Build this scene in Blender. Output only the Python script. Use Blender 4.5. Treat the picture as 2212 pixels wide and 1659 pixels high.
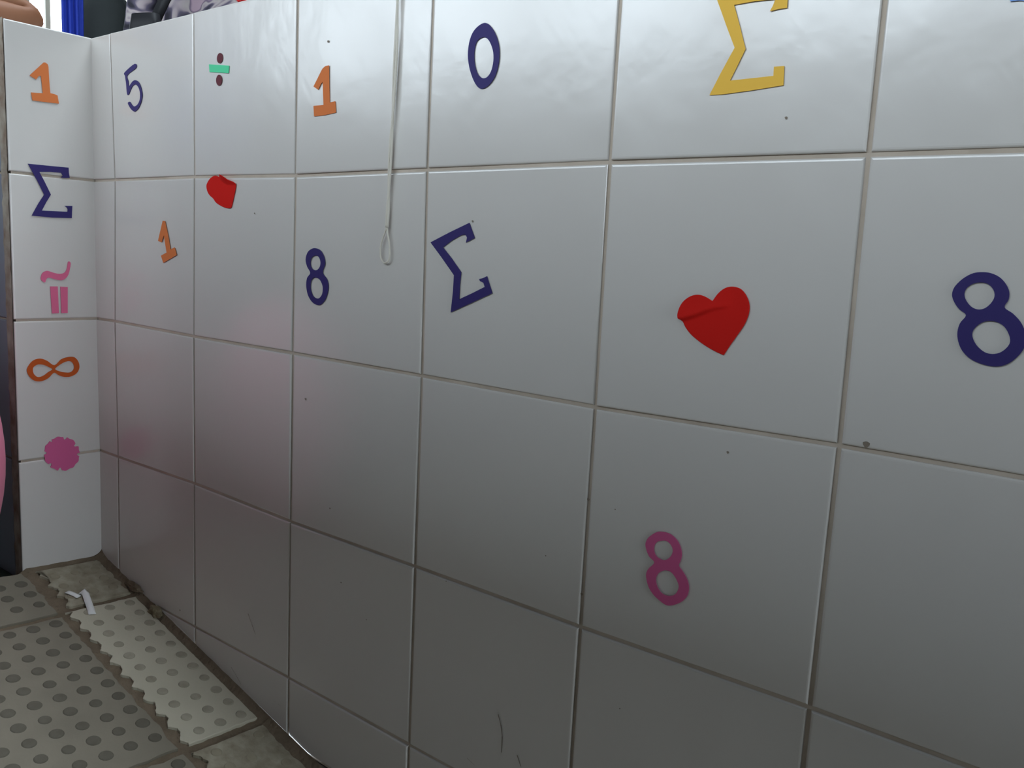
import bpy, bmesh, math, random
from mathutils import Vector, Matrix, noise
from mathutils.geometry import delaunay_2d_cdt
sc = bpy.context.scene
for o in list(bpy.data.objects): bpy.data.objects.remove(o)
C = sc.collection
random.seed(7)
PI = math.pi

# ---------------------------------------------------------------- camera
LOC = (1.26943, -0.60951, 0.48900)
ROT = (0.000000, 0.000000, 0.000000)   # matrix rows follow
CAMROWS = [[0.779555, -0.129817, 0.612733], [0.624338, 0.083023, -0.77673], [0.049962, 0.988056, 0.145771]]
LENS = 30.1126
cd = bpy.data.cameras.new('camera'); cam = bpy.data.objects.new('camera', cd); C.objects.link(cam)
cd.sensor_width = 36; cd.lens = LENS; cd.clip_start = .02
cam.matrix_world = Matrix.Translation(LOC) @ Matrix(CAMROWS).to_4x4()
sc.camera = cam
cd.dof.use_dof = False

# ---------------------------------------------------------------- exposure, sky and daylight
sc.view_settings.view_transform = 'Standard'; sc.view_settings.look = 'None'
sc.view_settings.gamma = 1; sc.view_settings.use_curve_mapping = False
sc.view_settings.exposure = 0.06
w = bpy.data.worlds.new('sky'); sc.world = w; w.use_nodes = True
bg = w.node_tree.nodes['Background']
bg.inputs[0].default_value = (.81, .93, 1.03, 1); bg.inputs[1].default_value = 9.2
sc.cycles.max_bounces = 8; sc.cycles.diffuse_bounces = 5

ROOM = dict(x0=-5.2, x1=4.5, y0=-4.0, y1=3.6, z0=-1.2, z1=3.2)
# windows: wall, a0, a1, z0, z1   (a along the wall)
SOUTH = [(-5.0, -3.9, 1.42, 3.05), (-3.75, -2.5, 1.42, 3.05), (-2.35, -1.1, 1.42, 3.05), (-.95, .3, 1.42, 3.05), (.45, 1.7, 1.42, 3.05), (1.85, 3.1, 1.42, 3.05)]
ROOF = [(-.8, 2.6, -.05, 1.15)]     # unseen roof opening, added to light the floor: x0, x1, y0, y1
WEST = [(.6, 3.2, 1.1, 2.7)]
EAST = [(-1.15, -.1, .0, 1.3)]
def portal(name, loc, rot, sx, sy):
    l = bpy.data.lights.new(name, 'AREA'); l.shape = 'RECTANGLE'; l.size = sx; l.size_y = sy
    l.cycles.is_portal = True
    o = bpy.data.objects.new(name, l); C.objects.link(o); o.location = loc; o.rotation_euler = rot
for a0, a1, z0, z1 in SOUTH:
    portal('window_daylight', ((a0+a1)/2, ROOM['y0']-.05, (z0+z1)/2), (PI/2, 0, 0), a1-a0, z1-z0)
for a0, a1, z0, z1 in WEST:
    portal('window_daylight', (ROOM['x0']-.05, (a0+a1)/2, (z0+z1)/2), (PI/2, 0, -PI/2), a1-a0, z1-z0)

for a0, a1, b0, b1 in ROOF:
    portal('added_roof_opening', ((a0+a1)/2, (b0+b1)/2, ROOM['z1']+.2), (0, 0, 0), a1-a0, b1-b0)
for a0, a1, z0, z1 in EAST:
    portal('doorway_daylight', (ROOM['x1']+.05, (a0+a1)/2, (z0+z1)/2), (PI/2, 0, PI/2), a1-a0, z1-z0)

# ---------------------------------------------------------------- materials
def mat(name, col, rough=.6, spec=.5, coat=0, bump=None, var=None, coatr=.1, extra=None):
    m = bpy.data.materials.new(name); m.use_nodes = True; nt = m.node_tree; b = nt.nodes['Principled BSDF']
    b.inputs['Base Color'].default_value = (*col, 1); b.inputs['Roughness'].default_value = rough
    b.inputs['Specular IOR Level'].default_value = spec
    b.inputs['Coat Weight'].default_value = coat; b.inputs['Coat Roughness'].default_value = coatr
    tc = nt.nodes.new('ShaderNodeTexCoord')
    if var:
        sc_, amt, col2 = var
        n = nt.nodes.new('ShaderNodeTexNoise'); n.inputs['Scale'].default_value = sc_; n.inputs['Detail'].default_value = 6
        nt.links.new(tc.outputs['Object'], n.inputs['Vector'])
        r = nt.nodes.new('ShaderNodeMapRange'); r.inputs[1].default_value = .5-.25; r.inputs[2].default_value = .5+.25
        r.inputs[3].default_value = 0; r.inputs[4].default_value = amt
        nt.links.new(n.outputs[0], r.inputs[0])
        mx = nt.nodes.new('ShaderNodeMix'); mx.data_type = 'RGBA'
        mx.inputs[6].default_value = (*col, 1); mx.inputs[7].default_value = (*col2, 1)
        nt.links.new(r.outputs[0], mx.inputs[0]); nt.links.new(mx.outputs[2], b.inputs['Base Color'])
    if bump:
        s, st, d = bump
        n = nt.nodes.new('ShaderNodeTexNoise'); n.inputs['Scale'].default_value = s; n.inputs['Detail'].default_value = 4
        nt.links.new(tc.outputs['Object'], n.inputs['Vector'])
        bp = nt.nodes.new('ShaderNodeBump'); bp.inputs['Strength'].default_value = st; bp.inputs['Distance'].default_value = d
        nt.links.new(n.outputs[0], bp.inputs['Height']); nt.links.new(bp.outputs[0], b.inputs['Normal'])
        if coat: nt.links.new(bp.outputs[0], b.inputs['Coat Normal'])
    if extra: extra(nt, b, tc)
    return m
def glaze_scratches(nt, b, tc):
    # fine wiping scratches: stretched noise turned 50 degrees, only in the glaze roughness
    mr = nt.nodes.new('ShaderNodeMapping'); mr.inputs['Rotation'].default_value = (0, math.radians(-52), 0)
    mp = nt.nodes.new('ShaderNodeMapping'); mp.inputs['Scale'].default_value = (4, 1, 190)
    nt.links.new(tc.outputs['Object'], mr.inputs[0]); nt.links.new(mr.outputs[0], mp.inputs[0])
    n = nt.nodes.new('ShaderNodeTexNoise'); n.inputs['Scale'].default_value = 1.6; n.inputs['Detail'].default_value = 3
    nt.links.new(mp.outputs[0], n.inputs['Vector'])
    n2 = nt.nodes.new('ShaderNodeTexNoise'); n2.inputs['Scale'].default_value = 9; n2.inputs['Detail'].default_value = 3
    nt.links.new(tc.outputs['Object'], n2.inputs['Vector'])
    a = nt.nodes.new('ShaderNodeMath'); a.operation = 'MULTIPLY'; nt.links.new(n.outputs[0], a.inputs[0]); nt.links.new(n2.outputs[0], a.inputs[1])
    r = nt.nodes.new('ShaderNodeMapRange'); r.inputs[1].default_value = .22; r.inputs[2].default_value = .42; r.inputs[3].default_value = .205; r.inputs[4].default_value = .27
    nt.links.new(a.outputs[0], r.inputs[0]); nt.links.new(r.outputs[0], b.inputs['Roughness'])
M_tile = mat('white_glaze', (.645, .615, .58), .22, .82, bump=(16, .22, .004), var=(5, .5, (.605, .575, .54)), extra=glaze_scratches)
M_tile_side = mat('shade_tinted_glaze', (.30, .32, .37), .24, .6, bump=(14, .10, .004))  # grey-blue colour stands in for shade and dark reflections on the side face
M_open = mat('open_joint_shade', (.035, .026, .02), .95, .1)  # dark strip colour painted in for the shade inside the open joint
M_grout = mat('grout', (.58, .50, .42), .95, .1, bump=(300, .4, .001), var=(24, 1, (.44, .37, .30)))
M_cap = mat('cap_plaster', (.6, .6, .58), .8, .2, bump=(60, .3, .002))
M_biscuit = mat('tile_biscuit', (.50, .46, .38), .95, .1, bump=(160, .6, .002), var=(38, 1, (.20, .13, .09)))
M_orange = mat('orange_paper', (.66, .185, .055), .75, .2, bump=(250, .15, .0004))
M_dorange = mat('deep_orange_paper', (.52, .09, .012), .7, .25, bump=(250, .15, .0004))
M_navy = mat('navy_paper', (.028, .018, .13), .6, .3, bump=(250, .15, .0004))
M_yellow = mat('yellow_paper', (.84, .50, .07), .7, .25, bump=(250, .15, .0004))
M_pink = mat('pink_paper', (.64, .12, .29), .75, .2, bump=(250, .15, .0004))
M_lpink = mat('light_pink_paper', (.72, .15, .28), .75, .2, bump=(250, .15, .0004))
M_green = mat('mint_green_paper', (.10, .62, .32), .75, .2)
M_maroon = mat('maroon_paper', (.13, .035, .045), .75, .2)
M_red = mat('red_felt_paper', (.60, .012, .008), .85, .15, bump=(400, .2, .0006))
M_lblue = mat('light_blue_paper', (.22, .38, .78), .75, .2)
M_cord = mat('cream_cord', (.66, .62, .54), .8, .2, bump=(500, .5, .0005))
M_dirt = mat('dirt_mark', (.24, .20, .16), .9, .1)
M_ramp = mat('grey_cement_tile', (.235, .205, .155), .85, .2, bump=(220, .5, .0015), var=(18, .8, (.18, .158, .12)))
M_stud = mat('worn_grey_stud', (.10, .088, .065), .8, .2, bump=(260, .5, .001), var=(80, .7, (.14, .124, .095)))
M_strip = mat('pale_cement_tile', (.50, .455, .35), .85, .2, bump=(220, .4, .0012), var=(14, .6, (.41, .375, .285)))
M_sstud = mat('worn_pale_stud', (.24, .215, .16), .8, .2, bump=(260, .5, .001), var=(60, 1, (.38, .34, .26)))
M_mortar = mat('brown_mortar', (.21, .16, .11), .95, .1, bump=(130, 1, .004), var=(30, 1, (.13, .10, .068)))
M_green_floor = mat('dark_green_floor', (.014, .02, .013), .7, .3, bump=(40, .3, .002), var=(8, 1, (.022, .026, .018)))
M_hall = mat('hall_cement_floor', (.16, .155, .14), .8, .3, bump=(30, .3, .002), var=(3, 1, (.11, .105, .1)))
M_dplaster = mat('dark_plaster', (.055, .055, .055), .9, .1, bump=(40, .4, .003))
M_wallp = mat('painted_wall', (.09, .09, .09), .85, .2, var=(2, .4, (.07, .07, .07)))
M_ceil = mat('ceiling_paint', (.12, .12, .12), .9, .2)
M_frame = mat('white_window_paint', (.75, .75, .72), .5, .4)
M_rail = mat('beige_rail_paint', (.15, .14, .115), .6, .3)
M_paper = mat('white_paper', (.75, .73, .70), .8, .2, bump=(90, .3, .001))

# ---------------------------------------------------------------- helpers
def link(name, me, m=None, parent=None):
    o = bpy.data.objects.new(name, me); C.objects.link(o)
    if m is not None:
        for mm in (m if isinstance(m, (list, tuple)) else [m]): me.materials.append(mm)
    if parent: o.parent = parent
    return o
def tag(o, label=None, cat=None, group=None, kind=None):
    if label: o['label'] = label
    if cat: o['category'] = cat
    if group: o['group'] = group
    if kind: o['kind'] = kind
    return o
def empty(name, loc, label, cat, group=None):
    o = bpy.data.objects.new(name, None); C.objects.link(o); o.location = loc; o.empty_display_size = .05
    return tag(o, label, cat, group)
class MB:
    def __init__(s): s.v = []; s.f = []; s.m = []
    def quad(s, pts, mi=0):
        n = len(s.v); s.v += [tuple(p) for p in pts]; s.f.append(tuple(range(n, n+len(pts)))); s.m.append(mi)
    def box(s, x0, x1, y0, y1, z0, z1, mi=0):
        n = len(s.v)
        s.v += [(x0,y0,z0),(x1,y0,z0),(x1,y1,z0),(x0,y1,z0),(x0,y0,z1),(x1,y0,z1),(x1,y1,z1),(x0,y1,z1)]
        for q in [(3,2,1,0),(4,5,6,7),(0,1,5,4),(1,2,6,5),(2,3,7,6),(3,0,4,7)]:
            s.f.append(tuple(n+i for i in q)); s.m.append(mi)
    def rings(s, rings, mi=0, cap=True, closed=True):
        n = len(s.v); k = len(rings[0])
        for r in rings: s.v += [tuple(p) for p in r]
        for i in range(len(rings)-1):
            for j in range(k if closed else k-1):
                a = n+i*k+j; b = n+i*k+(j+1) % k
                s.f.append((a, b, b+k, a+k)); s.m.append(mi)
        if cap:
            s.f.append(tuple(n+(len(rings)-1)*k+j for j in range(k))); s.m.append(mi)
            s.f.append(tuple(n+j for j in reversed(range(k)))); s.m.append(mi)
    def mesh(s, name, smooth=False):
        me = bpy.data.meshes.new(name); me.from_pydata(s.v, [], s.f); me.update()
        for p, mi in zip(me.polygons, s.m): p.material_index = mi; p.use_smooth = smooth
        return me
def fix_normals(me):
    bm = bmesh.new(); bm.from_mesh(me); bmesh.ops.recalc_face_normals(bm, faces=bm.faces); bm.to_mesh(me); bm.free()
def smooth_loop(pts, n=4):
    # closed Catmull-Rom through the points
    out = []; k = len(pts)
    for i in range(k):
        p0, p1, p2, p3 = pts[i-1], pts[i], pts[(i+1) % k], pts[(i+2) % k]
        for j in range(n):
            t = j/n
            out.append(tuple(.5*((2*b)+(-a+c)*t+(2*a-5*b+4*c-d)*t*t+(-a+3*b-3*c+d)*t**3) for a, b, c, d in zip(p0, p1, p2, p3)))
    return out
def tube(pts, r, n=8, closed=False):
    mb = MB(); P = [Vector(p) for p in pts]; rs = []
    for i, p in enumerate(P):
        a = P[i-1] if (i > 0 or closed) else p; b = P[(i+1) % len(P)] if (i < len(P)-1 or closed) else p
        t = (b-a).normalized(); u = t.orthogonal().normalized() if i == 0 else (u-t*u.dot(t)).normalized(); v = t.cross(u)
        rr = r[i] if isinstance(r, (list, tuple)) else r
        rs.append([p+u*math.cos(2*PI*j/n)*rr+v*math.sin(2*PI*j/n)*rr for j in range(n)])
    if closed: rs.append(rs[0])
    mb.rings(rs, cap=not closed); return mb

SHAPES = {
 'one_ret': [[(-0.08414,0.6992), (-0.0654,0.71985), (-0.06295,0.71993), (-0.06013,0.71818), (-0.05939,0.71503), (-0.05884,0.69612), (-0.05786,0.68068), (-0.05247,0.68045), (-0.04832,0.67924), (-0.04675,0.66859), (-0.06441,0.66775), (-0.0815,0.66721), (-0.08296,0.67738), (-0.07635,0.67796), (-0.06778,0.67895), (-0.06866,0.69102), (-0.06958,0.70155), (-0.07287,0.70011), (-0.07583,0.69545)]],
 'five': [[(0.09486,0.71051), (0.12179,0.71913), (0.12574,0.71378), (0.10265,0.70639), (0.10459,0.69824), (0.10607,0.69175), (0.11201,0.69518), (0.11789,0.69778), (0.12449,0.69795), (0.13177,0.69477), (0.13729,0.68829), (0.14078,0.67918), (0.1388,0.67128), (0.13291,0.6636), (0.12591,0.65918), (0.11926,0.65781), (0.11186,0.6609), (0.10612,0.66538), (0.10256,0.67014), (0.10798,0.67141), (0.11288,0.66739), (0.11862,0.66455), (0.12525,0.66533), (0.13108,0.66859), (0.13448,0.67401), (0.13467,0.68125), (0.13158,0.68754), (0.12596,0.69178), (0.12105,0.69266), (0.11521,0.69086), (0.11009,0.68638), (0.10542,0.68118), (0.10073,0.68202), (0.09861,0.69546), (0.09622,0.70548)]],
 'div_dot_a': [[(0.32719,0.70585), (0.32663,0.70407), (0.32552,0.70254), (0.32398,0.70142), (0.32216,0.70081), (0.32023,0.70078), (0.31838,0.70134), (0.3168,0.70242), (0.31563,0.70393), (0.31501,0.70571), (0.31498,0.70759), (0.31555,0.70939), (0.31667,0.71092), (0.31823,0.71203), (0.32006,0.71263), (0.32198,0.71264), (0.32382,0.71208), (0.32539,0.71099), (0.32654,0.70949), (0.32716,0.70772)]],
 'div_dot_b': [[(0.32554,0.68094), (0.32513,0.67903), (0.32417,0.67735), (0.32274,0.67609), (0.32098,0.67536), (0.31906,0.67523), (0.31717,0.67572), (0.31549,0.67679), (0.3142,0.67833), (0.31342,0.68019), (0.31322,0.68218), (0.31363,0.68411), (0.31461,0.68579), (0.31606,0.68705), (0.31783,0.68777), (0.31975,0.68788), (0.32163,0.68737), (0.32329,0.6863), (0.32457,0.68476), (0.32534,0.68292)]],
 'div_bar': [[(0.29799,0.70193), (0.34028,0.69633), (0.33934,0.68789), (0.29923,0.69295)]],
 'one_main': [[(0.49752,0.66004), (0.51173,0.6769), (0.51647,0.67932), (0.52259,0.67946), (0.52353,0.66036), (0.52484,0.64149), (0.53374,0.6423), (0.53542,0.63063), (0.51596,0.62905), (0.49931,0.62883), (0.49803,0.63992), (0.51489,0.63976), (0.51267,0.66364), (0.5102,0.66204), (0.50549,0.65603)]],
 'zero': [[(0.73672,0.69592), (0.74451,0.69227), (0.7519,0.68293), (0.75599,0.67153), (0.75606,0.65953), (0.75264,0.64879), (0.74554,0.64128), (0.73662,0.63892), (0.72925,0.64414), (0.72212,0.6566), (0.71876,0.6703), (0.72058,0.68343), (0.72647,0.69191)],[(0.73676,0.68365), (0.74317,0.68041), (0.74853,0.67131), (0.74977,0.66214), (0.74757,0.65327), (0.74302,0.64861), (0.73746,0.64827), (0.73158,0.65267), (0.72749,0.66226), (0.72661,0.67257), (0.72923,0.68094)]],
 'sigma_yellow': [[(0.96,0.69282), (0.98885,0.69144), (1.017,0.69), (1.01773,0.6716), (1.01163,0.67162), (1.00527,0.67087), (1.0071,0.67419), (1.00844,0.67795), (1.00665,0.67875), (0.99266,0.67932), (0.97745,0.67896), (0.98347,0.66316), (0.98923,0.64705), (0.9842,0.63609), (0.97921,0.62578), (0.99598,0.62601), (1.01222,0.62624), (1.01203,0.63251), (1.01959,0.63237), (1.02021,0.61915), (0.99591,0.61742), (0.97404,0.61634), (0.96363,0.61661), (0.97164,0.63227), (0.98073,0.64876), (0.97222,0.66615), (0.96357,0.68452)]],
 'one_tilt': [[(0.18892,0.51416), (0.19474,0.51378), (0.20168,0.49611), (0.20773,0.47725), (0.21778,0.48016), (0.22247,0.47063), (0.18942,0.45891), (0.18369,0.46827), (0.19783,0.47279), (0.19151,0.49512), (0.18548,0.48576), (0.17665,0.48752)]],
 'eight_small': [[(0.50594,0.48843), (0.51402,0.48616), (0.52016,0.47941), (0.52195,0.47189), (0.51825,0.46257), (0.52578,0.45558), (0.52839,0.44683), (0.52534,0.43644), (0.51956,0.42963), (0.51262,0.42654), (0.50242,0.4284), (0.49403,0.43563), (0.49027,0.44583), (0.4915,0.45501), (0.4969,0.46112), (0.49119,0.46796), (0.48853,0.4756), (0.49184,0.48347), (0.49889,0.48756)],[(0.50575,0.48052), (0.51121,0.47907), (0.51436,0.47346), (0.51252,0.46765), (0.50657,0.46442), (0.49942,0.4664), (0.49683,0.47208), (0.49913,0.47796)],[(0.50678,0.45647), (0.51388,0.45429), (0.51866,0.44752), (0.51828,0.43981), (0.5144,0.43506), (0.5094,0.43368), (0.50222,0.43618), (0.49794,0.44369), (0.49836,0.45149), (0.50174,0.4553)]],
 'sigma_tilt': [[(0.67989,0.4997), (0.70446,0.50977), (0.72926,0.51915), (0.7366,0.50539), (0.72591,0.50067), (0.72712,0.50537), (0.7252,0.50804), (0.72034,0.50771), (0.7079,0.50214), (0.6968,0.4955), (0.70962,0.48452), (0.72154,0.4729), (0.72042,0.46068), (0.72026,0.44733), (0.73593,0.45391), (0.75145,0.46088), (0.7498,0.46457), (0.74541,0.46595), (0.74415,0.46773), (0.74883,0.46885), (0.7537,0.47094), (0.75697,0.46391), (0.761,0.45575), (0.73643,0.44515), (0.71006,0.43403), (0.712,0.4546), (0.71239,0.46967), (0.69497,0.48617)]],
 'sigma_ret': [[(-0.0899,0.58257), (-0.0684,0.58276), (-0.0358,0.58326), (-0.03558,0.57606), (-0.03459,0.56911), (-0.04123,0.56843), (-0.04722,0.5684), (-0.04402,0.57114), (-0.0462,0.57494), (-0.06029,0.57487), (-0.07538,0.57326), (-0.06901,0.56119), (-0.06086,0.54371), (-0.06731,0.53287), (-0.07347,0.52096), (-0.05894,0.52145), (-0.03895,0.52173), (-0.03829,0.52528), (-0.03938,0.52753), (-0.04279,0.52972), (-0.03188,0.53056), (-0.03255,0.52219), (-0.03306,0.51335), (-0.05919,0.51219), (-0.08714,0.51305), (-0.07818,0.52972), (-0.0698,0.54293), (-0.07836,0.56083)]],
 'tilde': [[(-0.07763,0.42839), (-0.0751,0.43496), (-0.06873,0.43802), (-0.06087,0.4357), (-0.0521,0.43404), (-0.04509,0.43598), (-0.04168,0.44221), (-0.03982,0.4514), (-0.03626,0.44983), (-0.03782,0.43979), (-0.04081,0.43139), (-0.04583,0.42632), (-0.05153,0.42492), (-0.05952,0.42665), (-0.0671,0.42853), (-0.07033,0.42603), (-0.07234,0.42174), (-0.07664,0.42465)]],
 'bar_a': [[(-0.06538,0.4162), (-0.05499,0.41626), (-0.05437,0.37822), (-0.06404,0.3779)]],
 'bar_b': [[(-0.05144,0.41595), (-0.04121,0.4155), (-0.04213,0.37833), (-0.05113,0.37816)]],
 'infinity': [[(-0.09597,0.30764), (-0.08959,0.31306), (-0.08091,0.31436), (-0.07228,0.31064), (-0.0625,0.30376), (-0.05286,0.31165), (-0.04208,0.31442), (-0.03377,0.31324), (-0.0284,0.30583), (-0.02759,0.2971), (-0.03181,0.28959), (-0.0403,0.28555), (-0.04941,0.28574), (-0.05673,0.28853), (-0.06345,0.29278), (-0.07138,0.28574), (-0.08105,0.28195), (-0.09046,0.28355), (-0.09726,0.29077), (-0.09993,0.29961)],[(-0.09066,0.30313), (-0.08509,0.3061), (-0.07722,0.30507), (-0.07093,0.30178), (-0.06541,0.29785), (-0.07113,0.29453), (-0.07765,0.28995), (-0.08483,0.28814), (-0.0902,0.29224), (-0.0919,0.29821)],[(-0.06168,0.29827), (-0.05469,0.30409), (-0.04638,0.30783), (-0.03975,0.30775), (-0.0357,0.30284), (-0.03586,0.29594), (-0.04098,0.29165), (-0.04843,0.29219), (-0.05576,0.29444)]],
 'disc': [[(-0.03368,0.16932), (-0.0341,0.16775), (-0.0306,0.16504), (-0.03132,0.16334), (-0.03154,0.16146), (-0.03162,0.15942), (-0.03216,0.15757), (-0.03342,0.15617), (-0.03504,0.15513), (-0.03646,0.15402), (-0.0375,0.15254), (-0.03846,0.15086), (-0.03978,0.14955), (-0.04158,0.14893), (-0.04357,0.14877), (-0.0454,0.14848), (-0.04703,0.14769), (-0.04866,0.14672), (-0.05048,0.1462), (-0.05245,0.14648), (-0.0544,0.14722), (-0.05627,0.14778), (-0.05772,0.15211), (-0.05936,0.15192), (-0.06206,0.14812), (-0.0638,0.14922), (-0.06534,0.1507), (-0.06687,0.15199), (-0.06862,0.15287), (-0.07052,0.15366), (-0.0722,0.15482), (-0.07043,0.15919), (-0.07104,0.16085), (-0.07512,0.16019), (-0.07641,0.1617), (-0.07788,0.16319), (-0.07899,0.16491), (-0.0794,0.16686), (-0.07937,0.16884), (-0.07949,0.17072), (-0.08008,0.17256), (-0.08084,0.17448), (-0.07699,0.1758), (-0.07658,0.17732), (-0.07987,0.17992), (-0.07919,0.18157), (-0.07896,0.1834), (-0.07888,0.18536), (-0.07836,0.18716), (-0.07717,0.18853), (-0.07564,0.18957), (-0.07428,0.19067), (-0.07329,0.19214), (-0.07237,0.19378), (-0.06856,0.1914), (-0.06937,0.19574), (-0.06745,0.19595), (-0.06568,0.19629), (-0.0641,0.19711), (-0.0625,0.19811), (-0.06072,0.19868), (-0.05878,0.19846), (-0.05685,0.19779), (-0.05499,0.1973), (-0.05312,0.19729), (-0.05191,0.19328), (-0.05026,0.19306), (-0.04742,0.19609), (-0.04586,0.19465), (-0.04429,0.1934), (-0.04249,0.19256), (-0.04053,0.19182), (-0.03878,0.19068), (-0.03754,0.18899), (-0.03667,0.18706), (-0.03572,0.18528), (-0.03805,0.18182), (-0.03668,0.18062), (-0.03162,0.1805), (-0.03117,0.17851), (-0.03119,0.17647), (-0.03106,0.17454), (-0.03042,0.17264), (-0.0296,0.17066)]],
 'heart_big': [[(0.98065,0.46397), (0.98422,0.46978), (0.98863,0.47382), (0.99319,0.47563), (0.99788,0.47561), (1.0022,0.47421), (1.00626,0.47034), (1.00904,0.46531), (1.01008,0.46017), (1.0092,0.454), (1.00661,0.44721), (1.00138,0.43835), (0.99728,0.43171), (0.99278,0.42371), (0.98584,0.4258), (0.97823,0.42885), (0.97045,0.43285), (0.96406,0.43704), (0.95907,0.44209), (0.9564,0.44645), (0.95392,0.44854), (0.95284,0.45214), (0.95367,0.45726), (0.95584,0.46154), (0.95958,0.46499), (0.96438,0.46736), (0.96978,0.46794), (0.97531,0.46651)]],
 'crease': [[(0.95242,0.44819), (0.95891,0.44965), (0.96863,0.45317), (0.97574,0.45644), (0.98279,0.45908), (0.98892,0.46034), (0.99637,0.46177)]],
 'heart_small': [[(0.31947,0.56841), (0.31517,0.56948), (0.31084,0.56996), (0.30505,0.56887), (0.29847,0.56576), (0.29331,0.56098), (0.29182,0.55693), (0.29401,0.55122), (0.29916,0.54631), (0.30646,0.54264), (0.31082,0.53899), (0.31588,0.53617), (0.32592,0.53297), (0.33303,0.53147), (0.34078,0.53082), (0.34531,0.53223), (0.3491,0.54094), (0.35251,0.54998), (0.35488,0.55859), (0.35245,0.56175), (0.34415,0.56404), (0.34066,0.56626), (0.33575,0.56891), (0.328,0.57052), (0.32303,0.56994)]],
 'curl': [[(0.31804,0.56624), (0.32588,0.56253), (0.33648,0.55882), (0.35316,0.55822)]],
 'eight_big': [[(1.16062,0.49476), (1.16553,0.49446), (1.17063,0.49225), (1.17469,0.48821), (1.17712,0.48343), (1.17731,0.47851), (1.17568,0.47381), (1.18078,0.47024), (1.18526,0.46567), (1.18821,0.46056), (1.1897,0.45622), (1.18938,0.4508), (1.18759,0.4461), (1.18351,0.44066), (1.17907,0.43763), (1.17396,0.43648), (1.16689,0.43736), (1.16036,0.43988), (1.15521,0.44446), (1.15221,0.45024), (1.1511,0.45622), (1.15194,0.4619), (1.15477,0.46725), (1.15051,0.47062), (1.14704,0.47502), (1.14525,0.47955), (1.14599,0.48423), (1.14888,0.48856), (1.15229,0.49174), (1.15618,0.49399)],[(1.16136,0.48835), (1.16514,0.48743), (1.16835,0.48423), (1.16943,0.48023), (1.1681,0.47606), (1.16486,0.4724), (1.16086,0.47141), (1.15695,0.47296), (1.15358,0.47687), (1.15227,0.48093), (1.15352,0.48469), (1.15694,0.48741)],[(1.16861,0.46471), (1.17313,0.46418), (1.17702,0.4618), (1.17991,0.45754), (1.18123,0.45313), (1.18008,0.44938), (1.1769,0.44586), (1.17264,0.44425), (1.16807,0.4449), (1.16357,0.44813), (1.16057,0.45247), (1.15968,0.45655), (1.16132,0.4604), (1.16467,0.46346)]],
 'eight_pink': [[(0.95162,0.27423), (0.95694,0.27478), (0.96236,0.27365), (0.96741,0.27024), (0.97043,0.2656), (0.9719,0.2596), (0.97114,0.25447), (0.9701,0.25024), (0.97365,0.24677), (0.97773,0.24198), (0.98001,0.23671), (0.98044,0.2319), (0.97909,0.22656), (0.97535,0.22147), (0.9694,0.21693), (0.96425,0.21461), (0.96049,0.21449), (0.95488,0.2166), (0.94972,0.21939), (0.94491,0.2241), (0.9422,0.22996), (0.9412,0.23529), (0.94299,0.24036), (0.94783,0.24698), (0.94267,0.2509), (0.93942,0.25663), (0.93851,0.26094), (0.94031,0.26593), (0.94435,0.2702), (0.94793,0.27293)],[(0.95279,0.26681), (0.957,0.26786), (0.96089,0.26612), (0.9633,0.26278), (0.96338,0.25884), (0.96133,0.25483), (0.95732,0.25153), (0.95302,0.25138), (0.94907,0.25309), (0.94682,0.25703), (0.94698,0.26159), (0.94916,0.26489)],[(0.95753,0.24283), (0.96231,0.24339), (0.96565,0.24182), (0.96915,0.23808), (0.97138,0.23374), (0.97073,0.22907), (0.96816,0.22507), (0.96356,0.22271), (0.95817,0.22264), (0.95415,0.22526), (0.95133,0.22951), (0.95065,0.23437), (0.95245,0.23891)]],
 'blue_edge': [[(1.15152,0.70517), (1.15177,0.68853), (1.15475,0.66572), (1.15682,0.65764), (1.1583,0.65684), (1.16141,0.65678), (1.16826,0.65659), (1.17002,0.66716), (1.16664,0.68962), (1.16245,0.70491)]],
 'cord': [[(0.62613,0.73093), (0.62635,0.69653), (0.62527,0.66185), (0.62437,0.62224), (0.62287,0.59553), (0.62202,0.56851), (0.62165,0.54578), (0.62098,0.52975), (0.62035,0.51269)],[(0.62035,0.51269), (0.6172,0.50661), (0.61343,0.4986), (0.61171,0.49013), (0.6127,0.48267), (0.61633,0.47812), (0.61979,0.47733), (0.62442,0.48033), (0.6255,0.48688), (0.62437,0.49752), (0.62201,0.50533), (0.62035,0.51269)]],
 'specks': [[(1.10314,0.37367,0.00231), (0.49141,0.31823,0.00132), (0.53786,0.20011,0.00099), (1.00293,0.34976,0.00099), (0.87972,0.28533,0.00132), (0.87937,0.19933,0.00132), (0.22415,-0.0169,0.00132), (0.55946,0.11893,0.00099), (0.60291,0.0887,0.00066), (1.02432,0.59662,0.00099), (0.7328,0.52064,0.00099), (0.83811,0.22377,0.00066), (0.39194,0.52524,0.00099), (0.92558,0.10926,0.00066), (0.7181,0.16556,0.00066), (0.52007,0.7039,0.00132), (0.90716,0.28285,0.00066)]],
 'scratches': [[(0.79262,0.05193), (0.79669,0.04248), (0.79912,0.03142), (0.79902,0.01445)],[(0.38338,0.02768), (0.39139,0.016), (0.39934,0.00501)],[(0.43588,-0.07017), (0.44246,-0.0695)],[(0.44716,-0.07015), (0.45184,-0.07141)],[(0.34628,-0.05708), (0.35877,-0.06546), (0.36908,-0.07322)],[(0.81814,0.02018), (0.82327,0.01045)],[(0.75596,-0.00988), (0.76603,-0.01305)]],
}
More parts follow.
